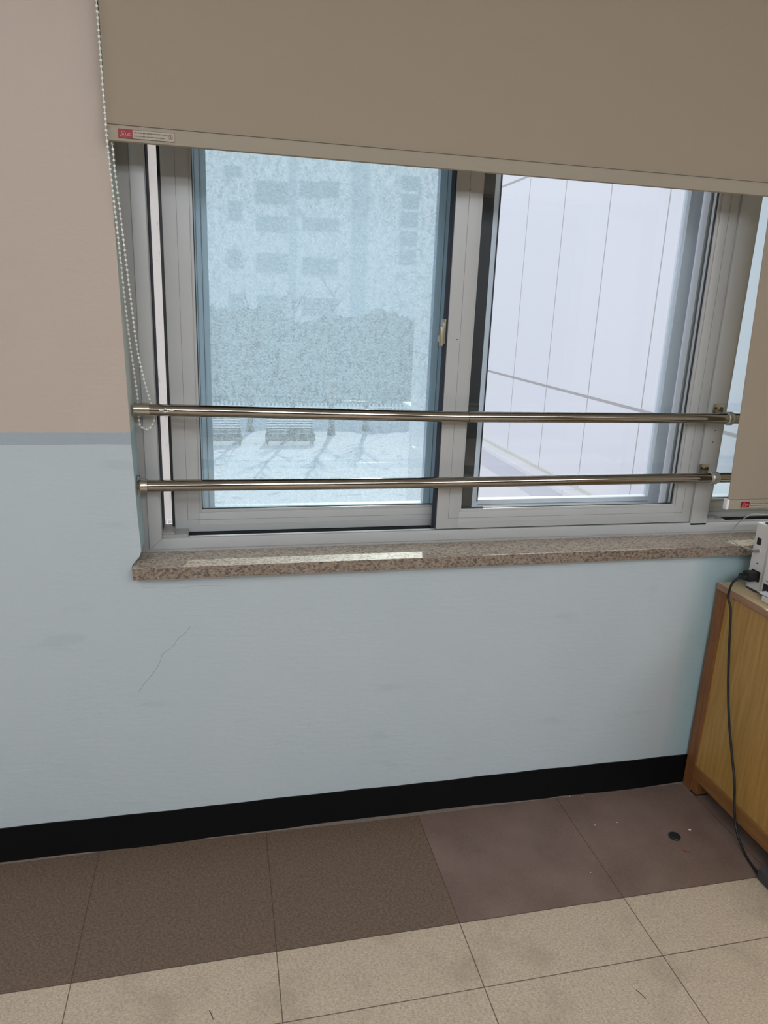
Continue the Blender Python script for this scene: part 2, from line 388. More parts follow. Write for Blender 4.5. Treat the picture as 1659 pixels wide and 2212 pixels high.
def window_unit(n, xl, xr, frost, label):
    """xl, xr: inner edges of the fixed frame opening"""
    root = empty('window_%d' % n, (xl, .10, .83)); struct(root, label, 'window')
    W = xr-xl
    # back (left) sash
    sx0, sx1 = (xl+.031, xl+.831) if n == 1 else (xl+.001, xl+.800)
    s1 = sash(root, sx0, sx1, .8555, .158, .192, .064 if n == 1 else .046, .064, .054, M_GLASST, .172)
    if n == 1: MB().box(sx0-.0070, sx0, .160, .190, .872, ZT-.02).build('edge_seal_shade', M_RUBBER, s1)
    # front (right) sash
    fx0 = xl+.745
    s2 = sash(root, fx0, xr-.001, .860, .106, .146, .066, .056, .050, M_GLASS, .122)
    MB().box(fx0-.0035, fx0, .110, .142, .862, ZT-.02).build('edge_seal_shade', M_PILE_SHADE, s2)  # dark strip paints in the shaded left side of this sash
    MB().box(fx0+.002, xr-.003, .112, .140, .8565, .8605).build('bottom_seal', M_RUBBER, s2)
    if n == 1:
        lk = MB().box(fx0-.009, fx0-.0032, .112, .142, 1.372, 1.436, .002)
        lk = lk.build('sash_lock', plain('aged_lock_metal', srgb(140, 130, 112), 0.4, 0.08, 80, metal=0.3), s2, smooth=True)
        l2 = MB().box(fx0-.0185, fx0-.0085, .110, .124, 1.366, 1.418, .003).box(fx0-.0135, fx0-.0085, .108, .122, 1.40, 1.428, .002)
        l2.cyl((fx0-.018, .128, 1.385), (fx0-.008, .128, 1.385), .009, 20)
        l2.build('lock_lever', plain('lock_lever_metal', srgb(160, 150, 130), 0.35, 0.06, 80, metal=0.3), lk, smooth=True)
    # bottom tracks of inner frame
    tr = MB().box(xl, xr, .146, .149, .836, .8490, .0008).box(xl, xr, .196, .201, .840, .866, .0008).box(xl, xr, .15, .196, .836, .844)
    tr.build('sliding_track', M_PVCW, root)
    MB().box(xl+.045, fx0, .152, .190, .8445, .8545).build('track_gap_shade', M_RUBBER, root)  # black filler painted as the dark of the gap under the left sash
    st = MB().box(xl, xl+.032, .110, .190, .856, .870, .001).box(xl+.0005, xl+.066, .104, .156, .8535, .8665, .001)
    st.build('track_stop', M_PVCG, root)
    # gap beside the left sash: dark pile, added translucent strip imitating a sunlit jamb
    MB().box(xl, xl+.0016, .135, .20, .862, ZT-.02).build('jamb_pile', M_PILE_SHADE, root)
    if n == 1: MB().box(xl-.012, xl+.040, .212, .2135, .876, ZT).build('sunlit_jamb_strip', M_BACKLIT, root)
    MB().box(xr-.0015, xr+.0005, .150, .236, .85, ZT-.01).build('jamb_recess_shade', M_PILE_SHADE, root)  # added dark sheet, paints shade into the recesses between jamb ridges
    # right jamb ridges, one behind the other
    for (ya, d_, mt) in ((.152, .006, M_PVCW), (.176, .010, M_PVC), (.200, .013, M_PVCW), (.224, .009, M_PVCG)):
        MB().box(xr-d_, xr, ya, ya+.007, .85, ZT-.01, .0008).build('jamb_ridge', mt, root)
    # outer frame and sashes
    of = MB(); ring(of, xl-.03, xr+.03, .78, ZT+.03, .236, .372, .032, .032, .052, .03, .001)
    of.box(xl, xr, .262, .266, .832, .848).box(xl, xr, .312, .316, .832, .846).box(xl, xr, .345, .352, .832, .852)
    of.build('outer_frame', M_PVCW, root)
    a0, a1 = (xl+.066, xl+.826) if n == 1 else (xl+.010, xl+.80)
    oa = MB(); ring(oa, a0, a1, .842, ZT-.005, .285, .313, .068, .072, .046, .04, .001)
    oa = oa.build('outer_sash', M_PVCB, root)
    MB().box(a0+.064, a1-.068, .297, .302, .885, ZT-.04).build('glass_pane', M_FROST if frost else M_GLASS, oa)
    q = MB(); 
    for dx in (.018, .038, .052): q.box(a0+dx, a0+dx+.0012, .2835, .2855, .85, ZT-.01); q.box(a1-dx, a1-dx+.0012, .2835, .2855, .85, ZT-.01)
    q.build('profile_line', M_GROOVE, oa)
    b0, b1 = xl+.800, xr-.018
    ob = MB(); ring(ob, b0, b1, .842, ZT-.005, .250, .278, .115, .041, .062, .04, .001)
    ob = ob.build('outer_sash', M_PVCB, root)
    MB().box(b0-.001, xl+.899, .2475, .2505, .845, ZT-.006).build('interlock_strip', M_BLACKF, ob)
    MB().box(xl+.9148, xl+.918, .248, .262, .90, ZT-.04).build('gasket', M_RUBBER, ob)
    q = MB().box(xl+.918, b1-.041, .2488, .2505, .8885, .8900).box(xl+.918, b1-.041, .2488, .2505, .8735, .8745)
    q.build('profile_line', M_GROOVE, ob)
    MB().box(b0+.112, b1-.038, .262, .267, .900, ZT-.04).build('glass_pane', M_GLASS, ob)
    return root
w1 = window_unit(1, .535, 2.094, True, 'first window bay, left, frosted left sash and clear right sash')
w2 = window_unit(2, 2.151, 3.70, False, 'second window bay at the right edge, mostly behind the low blind')
# shared fixed inner frame belongs to the first bay
f = MB()
f.box(.503, .535, .100, .150, .828, ZT+.03, .0012)          # left stile
f.box(2.094, 2.151, .100, .202, .85, ZT+.03, .0012)         # post
f.box(3.70, 3.735, .100, .202, .828, ZT+.03, .0012)
f.box(.534, 3.701, .100, .112, .828, .8575, .0012)          # bottom rail
f.box(.534, 3.701, .112, .202, .828, .838)
f.box(.534, 3.701, .100, .202, ZT, ZT+.03)
fr = f.build('fixed_frame', M_PVC, w1, smooth=True)
q = MB(); q.prism([(.5032, .8283), (.5350, .8577), (.5354, .8571), (.5036, .8277)], .0996, .1002); q.build('mitre_line', M_GROOVE, fr)
MB().box(.464, .5035, .104, .20, .820, ZT+.03).build('side_strip', M_PVCG, fr)
MB().box(.50, 3.735, .1035, .20, .812, .8285).build('sealing_strip', plain('grey_sealant', srgb(160, 160, 158), 0.7, 0.05, 90), fr)
q = MB()
for (x, z) in ((2.1279, 1.1449), (2.1266, 1.110)): q.cyl((x, .0995, z), (x, .101, z), .0017, 12)
q.build('screw_hole', M_RUBBER, fr)
q = MB().cyl((1.307, .1052, 1.385), (1.307, .107, 1.385), .0016, 12).cyl((1.315, .1052, 1.752), (1.315, .107, 1.752), .0016, 12); q.build('screw_hole', M_RUBBER, fr)

# granite sill
s = MB(); s.prism([(-.030, .7945), (-.030, .8232), (-.0285, .8245), (.19, .8185), (.19, .7945)], .4735, 3.80, axis='x')
o = s.build('trim_1', M_GRANITE); struct(o, 'brown speckled granite window sill', 'window sill')

# ------------------------------------------------------------------ steel safety bars
def plate(parent, x, z, yf=.10):
    p = MB().box(x-.017, x+.017, yf-.004, yf, z-.002, z+.030, .0015).box(x-.012, x+.012, .066, yf-.003, z-.006, z+.008, .002)
    p = p.build('bracket_plate', M_CAST, parent, smooth=True)
    for sx in (-.0095, .0095): MB().cyl((x+sx, yf-.0062, z+.018), (x+sx, yf-.0038, z+.018), .0042, 14).build('screw', M_SCREW, p, smooth=True)
R = .0145
root = empty('safety_bar', (.49, .05, 1.2))
tag(root, 'upper long steel bar across the first window, dark seam near its middle', 'safety bar', 'steel bars across the windows')
MB().tube([(.503, .05, 1.2015), (.9, .05, 1.1945), (1.332, .05, 1.1885)], R, 32).build('tube', M_STEEL, root, smooth=True)
MB().tube([(1.3335, .05, 1.1885), (2.1, .05, 1.1885), (2.120, .05, 1.1885)], R, 32).build('tube', M_STEEL, root, smooth=True)
MB().tube([(1.331, .05, 1.1885), (1.3345, .05, 1.1885)], R-.0006, 24).build('joint_seam', M_RUBBER, root)
MB().tube([(.4895, .05, 1.2017), (.526, .05, 1.2012)], R+.0016, 32).build('end_sleeve', M_CAST, root, smooth=True)
m = MB().tube([(2.1185, .05, 1.1885), (2.122, .05, 1.1885), (2.135, .05, 1.1885), (2.140, .05, 1.1885)], .02, 28, rs=[.0165, .0195, .0195, .0165]); m.build('collar', M_ZINC, root, smooth=True, ang=60)
plate(root, 2.124, 1.1935)
pm = MB(); random.seed(3)
for k in range(7):
    a = k*.9; pm.sph((.553+.004*k+random.uniform(-.002, .002), .0358, 1.2015+random.uniform(-.004, .004)), .0035, 1, (1.2, .3, .7))
pm.build('paint_splash', plain('dried_pale_paint', srgb(190, 196, 198), 0.6), root)
root = empty('safety_bar', (.49, .05, 1.01))
tag(root, 'lower long steel bar across the first window with flared wall flange', 'safety bar', 'steel bars across the windows')
MB().tube([(.503, .05, 1.0125), (1.2, .05, 1.0098), (2.085, .05, 1.0125), (2.098, .05, 1.0125)], R+.0002, 32).build('tube', M_STEEL, root, smooth=True)
m = MB().tube([(.4885, .05, 1.0125), (.4905, .05, 1.0125), (.4925, .05, 1.0125), (.498, .05, 1.0125), (.512, .05, 1.0125), (.513, .05, 1.0125)], .02, 32, rs=[.027, .0275, .0215, .0185, .0178, .015])
fl = m.build('wall_flange', M_CAST, root, smooth=True, ang=60)
for a in (60, 180, 300): MB().cyl((.490, .05+.0235*math.cos(math.radians(a)), 1.0125+.0235*math.sin(math.radians(a))), (.4935, .05+.0235*math.cos(math.radians(a)), 1.0125+.0235*math.sin(math.radians(a))), .003, 12).build('screw', M_SCREW, fl)
m = MB().tube([(2.0965, .05, 1.0125), (2.100, .05, 1.0125), (2.115, .05, 1.0125), (2.124, .05, 1.0125)], .02, 28, rs=[.0165, .0195, .0195, .0160]); m.build('collar', M_ZINC, root, smooth=True, ang=60)
plate(root, 2.108, 1.0135)
for z, x0, lb in ((1.1885, 2.1405, 'upper short stretch of steel bar running behind the low right blind'), (1.0125, 2.1245, 'lower short stretch of steel bar running behind the low right blind')):
    root = empty('safety_bar', (x0, .05, z)); tag(root, lb, 'safety bar', 'steel bars across the windows')
    MB().tube([(x0, .05, z), (3.0, .05, z), (3.745, .05, z)], R, 32).build('tube', M_STEEL, root, smooth=True)

# ------------------------------------------------------------------ blinds
def label_strip(parent, x, z, y):
    """small printed strip: red block with white mark, two rows of print, red no-entry ring"""
    L, H = .112, .0168
    lb = MB().box(x, x+L, y-.0005, y, z-H/2, z+H/2).build('warning_label', M_LABEL, parent)
    q = MB(); e = .0004
    ring(q, x, x+L, z-H/2, z+H/2, y-.0008, y-.0004, e, e, e, e, 0)
    MB().box(x-.0002, x+.028, y-.0010, y-.0003, z-H/2-.0002, z+H/2+.0002).build('red_block', M_RED, lb)
    for row, (n0, n1) in enumerate(((.031, .096), (.031, .092))):
        zz = z+(.0033 if row == 0 else -.0033); px = x+n0
        while px < x+n1:
            ww = random.choice((.0010, .0014, .0018, .0022)); hh = random.uniform(.0008, .0012)
            q.box(px, px+ww, y-.0008, y-.0004, zz-hh, zz+hh); px += ww+random.choice((.0004, .0005, .0011))
    q.build('print', M_INK, lb)
    wq = MB(); yy = y-.0013
    def seg(a, b, wd=.0004):
        a = Vector((x+a[0], yy, z+a[1])); b = Vector((x+b[0], yy, z+b[1])); wq.tube([a, b], wd, 4)
    for a, b in (((.004, -.005), (.0075, .004)), ((.0075, .004), (.010, .0055)), ((.010, .0055), (.0135, .003)), ((.0135, .003), (.0155, -.005)), ((.004, -.005), (.0155, -.005)), ((.0075, -.003), (.0085, .001)), ((.0105, -.003), (.0110, .001)),
                 ((.018, .0015), (.0205, .0015)), ((.0205, .0015), (.0205, -.0005)), ((.018, -.0005), (.0205, -.0005)), ((.018, -.0005), (.018, -.003)), ((.018, -.003), (.0205, -.003)),
                 ((.022, .0015), (.0255, .0015)), ((.022, .0015), (.022, -.0025)), ((.022, -.0025), (.0255, -.0025))): seg(a, b)
    wq.build('white_mark', M_WINK, lb)
    rq = MB(); c = Vector((x+.1035, yy+.0005, z)); r = .0042
    rq.tube([c+Vector((r*math.cos(a*math.pi/12), 0, r*math.sin(a*math.pi/12))) for a in range(25)], .00045, 4)
    rq.tube([c+Vector((-.003, 0, .003)), c+Vector((.003, 0, -.003))], .0004, 4)
    rq.build('prohibition_ring', M_RED, lb)
    iq = MB().sph(c+Vector((0, .0003, .0012)), .0012, 1, (1, .2, 1)); iq.sph(c+Vector((.0004, .0003, -.001)), .0016, 1, (.8, .2, 1)); iq.build('figure_mark', M_INK, lb)
    return lb

def blind(name_lbl, edge, xr, zhem, zbot, y):
    """edge: [(z, x)] left edge of the cloth from bottom up"""
    root = empty('roller_blind', (edge[0][1], y, zbot)); tag(root, name_lbl, 'roller blind', 'beige roller blinds')
    top = 2.50
    pts = [(x, z) for z, x in edge]+[(xr, top), (xr, zhem)]
    m = MB(); m.prism(pts, y-.0008, y+.0008); m.build('cloth', M_FABRIC, root)
    h = MB(); x0 = edge[0][1]
    prof = [(y-.0015, zhem+.0015), (y-.0050, zhem-.004), (y-.0058, (zhem+zbot)/2), (y-.0045, zbot+.002), (y, zbot), (y+.0045, zbot+.002), (y+.0058, (zhem+zbot)/2), (y+.0015, zhem+.0015)]
    h.prism(prof, x0+.001, xr-.001, axis='x'); h.build('bottom_bar', M_HEM, root, smooth=True)
    st = MB().box(x0, xr, y-.0052, y-.0008, zhem-.0012, zhem-.0002); st.build('hem_seam', plain('hem_stitch_line', srgb(120, 106, 92), 0.8), root)
    r = MB().cyl((x0-.008, y+.005, 2.53), (xr+.001, y+.005, 2.53), .025, 24); r.build('roller_tube', M_PVCG, root, smooth=True)
    for bx in (x0-.012, xr+.001): MB().box(bx, bx+.002, y-.03, 0-.0, 2.49, 2.58, .001).build('mounting_bracket', M_CAP, root)
    return root
b1 = blind('beige roller blind hanging highest over the main window, bead chain at its left edge', [(1.800, .4775), (2.50, .4710)], 2.0688, 1.8010, 1.7680, -.030)
MB().box(.4765, .4785, -.0365, -.0235, 1.7675, 1.8005, .0006).build('end_cap', plain('beige_plastic_cap', srgb(158, 146, 130), 0.5), b1)
label_strip(b1, .4998, 1.7838, -.0362)
b2 = blind('beige roller blind pulled low at the right edge, behind the white printer', [(.9690, 2.1069), (1.619, 2.0830), (1.78, 2.0765), (2.50, 2.0740)], 3.72, .9690, .9385, -.030)
MB().box(2.0990, 2.1075, -.0385, -.0215, .9390, .9700, .0025).build('end_cap', M_CAP, b2, smooth=True)
label_strip(b2, 2.1480, .9530, -.0362)
# bead chain: down one side, round the loop behind the upper bar, up the other side
A = [(.4685, -.045, 2.52), (.4738, -.045, 2.0152), (.4772, -.045, 1.80), (.4781, -.045, 1.76), (.4820, 0, 1.5957), (.4868, .035, 1.4182), (.4898, .05, 1.3448), (.4935, .07, 1.2721), (.4967, .078, 1.2158), (.4971, .078, 1.1627), (.5052, .078, 1.1513), (.5159, .078, 1.1479), (.5262, .078, 1.1582), (.5327, .078, 1.1811), (.5229, .078, 1.2251), (.5101, .06, 1.2963), (.5035, .045, 1.3591), (.5005, .03, 1.4259), (.4912, 0, 1.6151), (.4840, -.012, 1.7599), (.4800, -.012, 2.0), (.4770, -.012, 2.52)]
path = spline(A, 14)
ch = MB(); acc = 0.0; step = .0105
ch.tube(path, .0007, 5)
for a, b in zip(path, path[1:]):
    L = (b-a).length; d = step-acc
    while d <= L:
        p = a.lerp(b, d/L); ch.sph(p, .0030, 2); d += step
    acc = (acc+L) % step
ch.build('bead_chain', M_BEAD, b1, smooth=True, ang=80)

# ------------------------------------------------------------------ cabinet
CX = 2.14
root = empty('storage_cabinet', (CX, -.2, 0)); tag(root, 'yellow-brown wooden cabinet against the wall at the right edge, under the printer', 'cabinet')
MB().box(CX+.006, CX+.014, -.80, -.02, .075, .684).build('side_panel', M_OAK, root)
MB().box(CX, CX+.03, -.050, -.010, .0, .682, .001).build('corner_post', M_BROWN, root)
MB().box(CX, CX+.022, -.80, -.048, .050, .096, .001).build('bottom_rail', M_RAILW, root)
MB().box(CX+.002, CX+.04, -.076, -.050, .003, .050, .001).build('foot', M_BROWN, root)
MB().box(CX+.001, CX+.04, -.078, -.012, .0, .003).build('foot_pad', M_RUBBER, root)
MB().box(CX+.002, CX+.04, -.80, -.76, .0, .05, .001).build('foot', M_BROWN, root)
MB().box(3.1, 3.12, -.80, -.02, .05, .684).build('side_panel', M_OAK, root)
MB().box(CX+.014, 3.10, -.03, -.02, .05, .684).build('back_panel', M_OAK, root)
MB().box(CX+.014, 3.10, -.80, -.785, .08, .684).build('door', M_OAK, root)
MB().box(CX+.014, 3.10, -.785, -.03, .06, .078).build('bottom_board', M_RAILW, root)
MB().box(CX+.001, 3.125, -.82, -.0085, .684, .7025, .0008).build('top_board', M_TOPW, root)
MB().box(CX-.0015, CX+.0012, -.82, -.0085, .6835, .7020, .0005).build('edge_band', M_TOPE, root)

# ------------------------------------------------------------------ printer
M_PR = plain('printer_plastic', srgb(214, 212, 212), 0.45, 0.015, 40)
M_PRD = plain('printer_dark_plastic', srgb(58, 60, 68), 0.4, 0.05, 40)
root = empty('printer', (2.35, -.25, .7025)); tag(root, 'white laser printer on the cabinet, cut by the right edge, cables in its side', 'printer')
PX = 2.2
m = MB().prism([(PX, -.052), (PX+.003, -.104), (PX-.004, -.120), (PX-.004, -.45), (PX+.36, -.45), (PX+.36, -.052)], .706, .905, axis='z')
body = m.build('body', M_PR, root)
bv = body.modifiers.new('bevel', 'BEVEL'); bv.width = .004; bv.segments = 3
MB().prism([(PX+.012, -.070), (PX+.010, -.125), (PX+.03, -.44), (PX+.34, -.44), (PX+.34, -.065)], .9045, .9085, axis='z').build('lid', M_PRD, root)
MB().box(PX-.0045, PX-.003, -.446, -.128, .752, .7535).box(PX-.0045, PX-.003, -.44, -.126, .872, .8732).build('seam_line', M_PRD, root)
MB().box(PX-.0006, PX+.001, -.098, -.066, .7345, .7352).box(PX-.0006, PX+.001, -.098, -.066, .7500, .7507).build('seam_line', M_PRD, root)
MB().box(PX-.0008, PX+.002, -.0800, -.0660, .842, .862, .0004).build('port', M_RUBBER, root)
MB().box(PX-.003, PX+.002, -.0860, -.0660, .822, .832, .001).build('usb_socket', M_PR, root)
MB().cyl((PX-.001, -.082, .788), (PX+.001, -.082, .788), .0022, 12).build('screw', M_SCREW, root)
MB().box(PX-.0012, PX+.002, -.100, -.066, .735, .766, .001).build('power_socket', M_RUBBER, root)
MB().box(PX-.0052, PX+.004, -.42, -.126, .712, .744).build('paper_slot', M_RUBBER, root)
MB().box(PX-.030, PX-.004, -.40, -.155, .7035, .7200, .002).build('paper_tray', M_PR, root)
MB().box(PX-.0008, PX+.1, -.098, -.056, .7025, .7062).build('foot', M_PRD, root)
p = MB().prism([(PX-.030, .7235), (PX+.02, .7250), (PX+.02, .7268), (PX-.030, .7247)], -.375, -.140, axis='y')
p = p.build('paper_sheet', plain('white_paper', srgb(232, 232, 240), 0.8)); tag(p, 'white paper sheets sticking out of the printer slot', 'paper')

# cables
P = [(2.166, -.088, .7495), (2.150, -.0885, .7490), (2.138, -.0860, .7440), (2.130, -.078, .7232), (2.130, -.0739, .6826), (2.132, -.0914, .6462), (2.133, -.1113, .5371), (2.133, -.1349, .4288), (2.133, -.1659, .3242), (2.133, -.2055, .2256), (2.131, -.2328, .1664), (2.129, -.2549, .0881), (2.126, -.2830, .036), (2.119, -.334, .0045), (2.1054, -.390, .0042), (2.1000, -.4215, .0045)]
MB().tube(spline(P, 10), .0033, 12).build('power_cord', M_RUBBER, root, smooth=True)
pc = bpy.data.objects['power_cord']
k = MB().box(2.166, 2.199, -.0985, -.0690, .7370, .7640, .003).box(2.150, 2.168, -.0965, -.0720, .7420, .7570, .004); k.cyl((2.140, -.0885, .7480), (2.152, -.0865, .7495), .0045, 14, .0062)
k = k.build('plug', M_RUBBER, pc, smooth=True); k.matrix_parent_inverse = Matrix.Identity(4)
pc['label'] = 'black power cord hanging down past the cabinet'
c = empty('usb_cable', (2.17, -.05, .83)); tag(c, 'thin grey cable looping from the printer over the granite sill', 'cable')
P = [(2.1985, -.0790, .8265), (2.188, -.0800, .8268), (2.1700, -.0674, .8305), (2.1700, -.0399, .8285), (2.1700, -.0093, .8290), (2.1700, .0078, .8372), (2.1700, .0081, .8545), (2.1700, -.003, .8753), (2.1700, -.021, .8993), (2.1720, -.0396, .9170), (2.190, -.040, .9240), (2.24, -.045, .9240), (2.35, -.06, .9220), (2.45, -.10, .9120)]
MB().tube(spline(P, 8), .0015, 10).build('cable', plain('grey_cable', srgb(150, 150, 146), 0.5), c, smooth=True)
MB().box(2.176, 2.1965, -.0850, -.0720, .8225, .8310, .001).build('plug', plain('grey_plug', srgb(120, 116, 112), 0.5), c)
# dark block on the floor that the cord runs into
g = empty('power_strip', (2.10, -.46, 0)); tag(g, 'dark grey plastic box on the floor where the black cord ends', 'power strip')
body_ps = MB().box(2.090, 2.150, -.545, -.4150, .0, .036, .006).build('housing', plain('dark_grey_plastic', srgb(70, 70, 74), 0.5, 0.05, 60), g, smooth=True)
for yy in (-.450, -.510): MB().cyl((2.120, yy, .0355), (2.120, yy, .0375), .018, 24).build('socket', M_RUBBER, g)
bpy.context.view_layer.update()

# ------------------------------------------------------------------ bits on the floor
m = MB(); m.cyl((1.9615, -.233, 0), (1.9615, -.233, .006), .0165, 32); o = m.build('rubber_disc', plain('black_rubber', srgb(22, 28, 30), 0.5), smooth=True)
bv = o.modifiers.new('bevel', 'BEVEL'); bv.width = .0015; bv.segments = 2; bv.limit_method = 'ANGLE'
o.location = (0, 0, 0); tag(o, 'small round black rubber disc on the brown floor tile', 'disc')
M_CRUMB = plain('white_crumb', srgb(222, 216, 206), 0.8)
bits = [((1.7518, -.147), .0035, 'largest white crumb on the brown tile left of the black disc'),
        ((2.0254, -.2141), .0040, 'pale crumb just right of the black disc'),
        ((1.8248, -.1474), .0018, 'tiny crumb midway between the largest crumb and the black disc'),
        ((1.7369, -.0120), .0016, 'tiny white crumb by the skirting, nearest the wall'),
        ((1.7769, -.0190), .0014, 'tiny white speck by the skirting right of another'),
        ((1.6479, -.317), .0016, 'tiny white speck on the brown tile near its front edge')]
for (x, y), r, lb in bits:
    m = MB(); m.sph((x, y, r*.45), r, 1, (1.2, .8, .45))
    for v in m.bm.verts: v.co += Vector([random.uniform(-.18, .18)*r for _ in range(3)])
    mz = min(v.co.z for v in m.bm.verts)
    for v in m.bm.verts: v.co.z -= mz
    o = m.build('crumb', M_CRUMB); tag(o, lb, 'crumb', 'crumbs on the dark tiles')
o = MB().tube(spline([(1.9535, -.2835, .0013), (1.9570, -.2915, .0015), (1.9620, -.2950, .0013), (1.9690, -.2965, .0012)], 5), .0012, 7).build('red_thread', plain('red_thread', srgb(150, 20, 24), 0.8), smooth=True)
tag(o, 'short curled red thread in front of the black disc', 'thread')
for pts, lb in (([(1.5780, -.660, .0009), (1.5820, -.668, .0012), (1.5880, -.683, .0009)], 'dark splinter on the pale tiles near the bottom right of the floor'),
                ([(.6400, -.535, .0009), (.6440, -.544, .0015), (.6480, -.556, .0009)], 'dark splinter on the pale tiles near the bottom left of the floor')):
    o = MB().tube(pts, .0009, 6).build('splinter', M_INK); tag(o, lb, 'splinter', 'splinters on the pale tiles')

# ------------------------------------------------------------------ ceiling lamps (the light of the room)
t = NT('lamp_diffuser'); e = t.n('ShaderNodeEmission'); e.inputs[0].default_value = (0.90, 0.97, 1.04, 1); e.inputs[1].default_value = LAMP
M_LAMP = t.done(e.outputs[0])
for i, (x, y) in enumerate(((-0.7, -2.1), (1.3, -2.9), (3.2, -3.3), (0.0, -4.6), (1.6, -4.6), (3.2, -4.6))):
    r = empty('ceiling_lamp', (x, y, ZC)); tag(r, 'long white ceiling lamp', 'ceiling lamp', 'ceiling lamps in rows')
    m = MB(); 
    for (a, b, c_, d) in ((-.62, -.6, -.17, .17), (.6, .62, -.17, .17), (-.6, .6, -.17, -.15), (-.6, .6, .15, .17)): m.box(x+a, x+b, y+c_, y+d, ZC-.04, ZC)
    m.build('housing', M_CAP, r); MB().box(x-.6, x+.6, y-.13, y+.13, ZC-.14, ZC-.03, .01).build('diffuser', M_LAMP, r)

# ------------------------------------------------------------------ outside
def mat_panels():
    t = NT('white_wall_panels'); x, y, z = t.xyz()
    def seam(c, o, per, wd):
        fr_ = t.math('FRACT', t.math('DIVIDE', t.math('SUBTRACT', c, o-per*20), per))
        d = t.math('MULTIPLY', t.math('SUBTRACT', 0.5, t.math('ABSOLUTE', t.math('SUBTRACT', fr_, 0.5))), per)
        return t.rng(d, wd*.5, wd*.5+.004, 1, 0)
    s_ = t.math('MAXIMUM', seam(y, 5.03, 1.163, .016), seam(z, .515, 2.80, .03))
    n = t.noise(t.pos((1, 1, 12)), 40, 3)
    c = t.mix(n, srgb(224, 221, 222), srgb(232, 230, 230))
    c = t.mix(s_, c, srgb(176, 170, 166))
    return t.done(t.bsdf(c, 0.5, spec=0.3, bump=t.math('SUBTRACT', n, s_), bs=0.1, bd=0.004))
root = empty('building_wing', (5, 7, -3.5)); tag(root, 'white panelled building wing seen through the clear right sash', 'building')
MB().box(5.0, 9.0, .60, 14.5, -3.5, 7.0).build('panel_wall', mat_panels(), root)
M_CURB = plain('white_coping', srgb(226, 224, 222), 0.6, 0.03, 8)
cb = MB()
for k in range(5): cb.box(4.80, 5.0, .60+2.8*k-.004+.004, min(.60+2.8*(k+1)-.012, 14.5), -.705, -.635, .006)
cb.build('base_coping', M_CURB, root)
MB().box(4.985, 5.0, .6, 14.5, -.64, -.60, .004).build('base_flashing', plain('cream_flashing', srgb(206, 203, 190), 0.6, 0.03, 8), root)
MB().box(3.70, 5.0, .60, 9.4, -3.5, -.70).build('lower_roof', plain('pale_granite_slab', srgb(222, 218, 218), 0.7, 0.08, 120), root)
MB().box(4.38, 4.81, .60, 9.4, -.70, -.697).build('slab_band', plain('slab_band_grey', srgb(200, 199, 204), 0.7, 0.06, 90), root)  # strip of the roof slab beside the coping, coloured darker grey
root_g = MB().box(-60, 80, .60, 140, -3.6, -3.5)
def mat_snow():
    t = NT('snowy_ground'); n = t.noise(t.pos((1, 1.2, 1)), 2.3, 6, 0.68); s2_ = t.noise(t.pos(), 14, 3, 0.6)
    c = t.mix(t.rng(s2_, 0.3, 0.7), srgb(150, 155, 162), srgb(176, 180, 186))
    c = t.mix(t.rng(n, 0.56, 0.63, 0, 0.75), c, srgb(120, 118, 112))
    return t.done(t.bsdf(c, 0.8, spec=0.2, bump=n, bs=0.3, bd=0.05))
o = root_g.build('snowy_ground', mat_snow()); struct(o, 'snow-covered yard with patches of leaves', 'ground')
M_SNOWB = plain('snow_cover', srgb(238, 240, 244), 0.8, 0.03, 30); M_DWOOD = plain('weathered_wood', srgb(110, 104, 100), 0.8, 0.2, 20)
def bench(x0, x1, y, lb):
    r = empty('park_bench', ((x0+x1)/2, y, -3.5)); tag(r, lb, 'bench', 'park benches in the snow')
    for x in (x0, x1-.06):
        MB().box(x, x+.06, y, y+.06, -3.5, -2.60).box(x, x+.06, y-.45, y-.39, -3.5, -2.9).build('leg', M_DWOOD, r)
    for k in range(5):
        z = -3.02+.095*k
        s_ = MB().box(x0, x1, y-.01, y+.015, z, z+.055).build('back_slat', M_DWOOD, r)
        MB().box(x0, x1, y-.025, y+.02, z+.05, z+.078).build('snow_cap', M_SNOWB, s_)
    for k in range(3):
        MB().box(x0, x1, y-.45+.14*k, y-.34+.14*k, -3.08, -3.05).build('seat_slat', M_DWOOD, r)
    MB().box(x0-.05, x1+.05, y-.50, y-.42, -3.38, -3.10).build('front_board', M_DWOOD, r)
bench(2.26, 3.97, 24.7, 'complete wooden bench in the snow, slatted back, seen through the frosted pane')
bench(-.40, 1.34, 24.7, 'wooden bench in the snow partly cut off by the left sash stile')
M_BARK = plain('dark_bark', srgb(96, 88, 84), 0.9, 0.2, 12)
def tree(x, y, h, lb, seed):
    random.seed(seed); r = empty('bare_tree', (x, y, -3.5)); tag(r, lb, 'tree', 'bare trees in the yard')
    n = 10; pts = [(x+random.uniform(-.04, .04)*k*.3, y, -3.5+h*k/n) for k in range(n+1)]
    MB().tube(pts, .1, 10, rs=[.17]+[.12*(1-k/(n+2)) for k in range(1, n+1)]).build('trunk', M_BARK, r, smooth=True)
    m = MB()
    for k in range(16):
        z = -3.5+h*random.uniform(.3, .95); a = random.uniform(0, 6.28); L = random.uniform(.6, 1.6)*(1.1-.5*(z+3.5)/h)
        p0 = Vector((x, y, z)); d = Vector((math.cos(a), math.sin(a)*.7, random.uniform(.8, 1.3))).normalized()
        p1 = p0+d*L*.5; p2 = p0+d*L+Vector((0, 0, L*.25)); m.tube([p0, p1, p2], .03, 6, rs=[.035, .02, .008])
        for q in range(3):
            d2 = (d+Vector([random.uniform(-.6, .6) for _ in range(3)])).normalized(); s0 = p0+d*L*random.uniform(.3, .9); m.tube([s0, s0+d2*L*.5], .01, 5, rs=[.014, .005])
    m.build('branches', M_BARK, r)
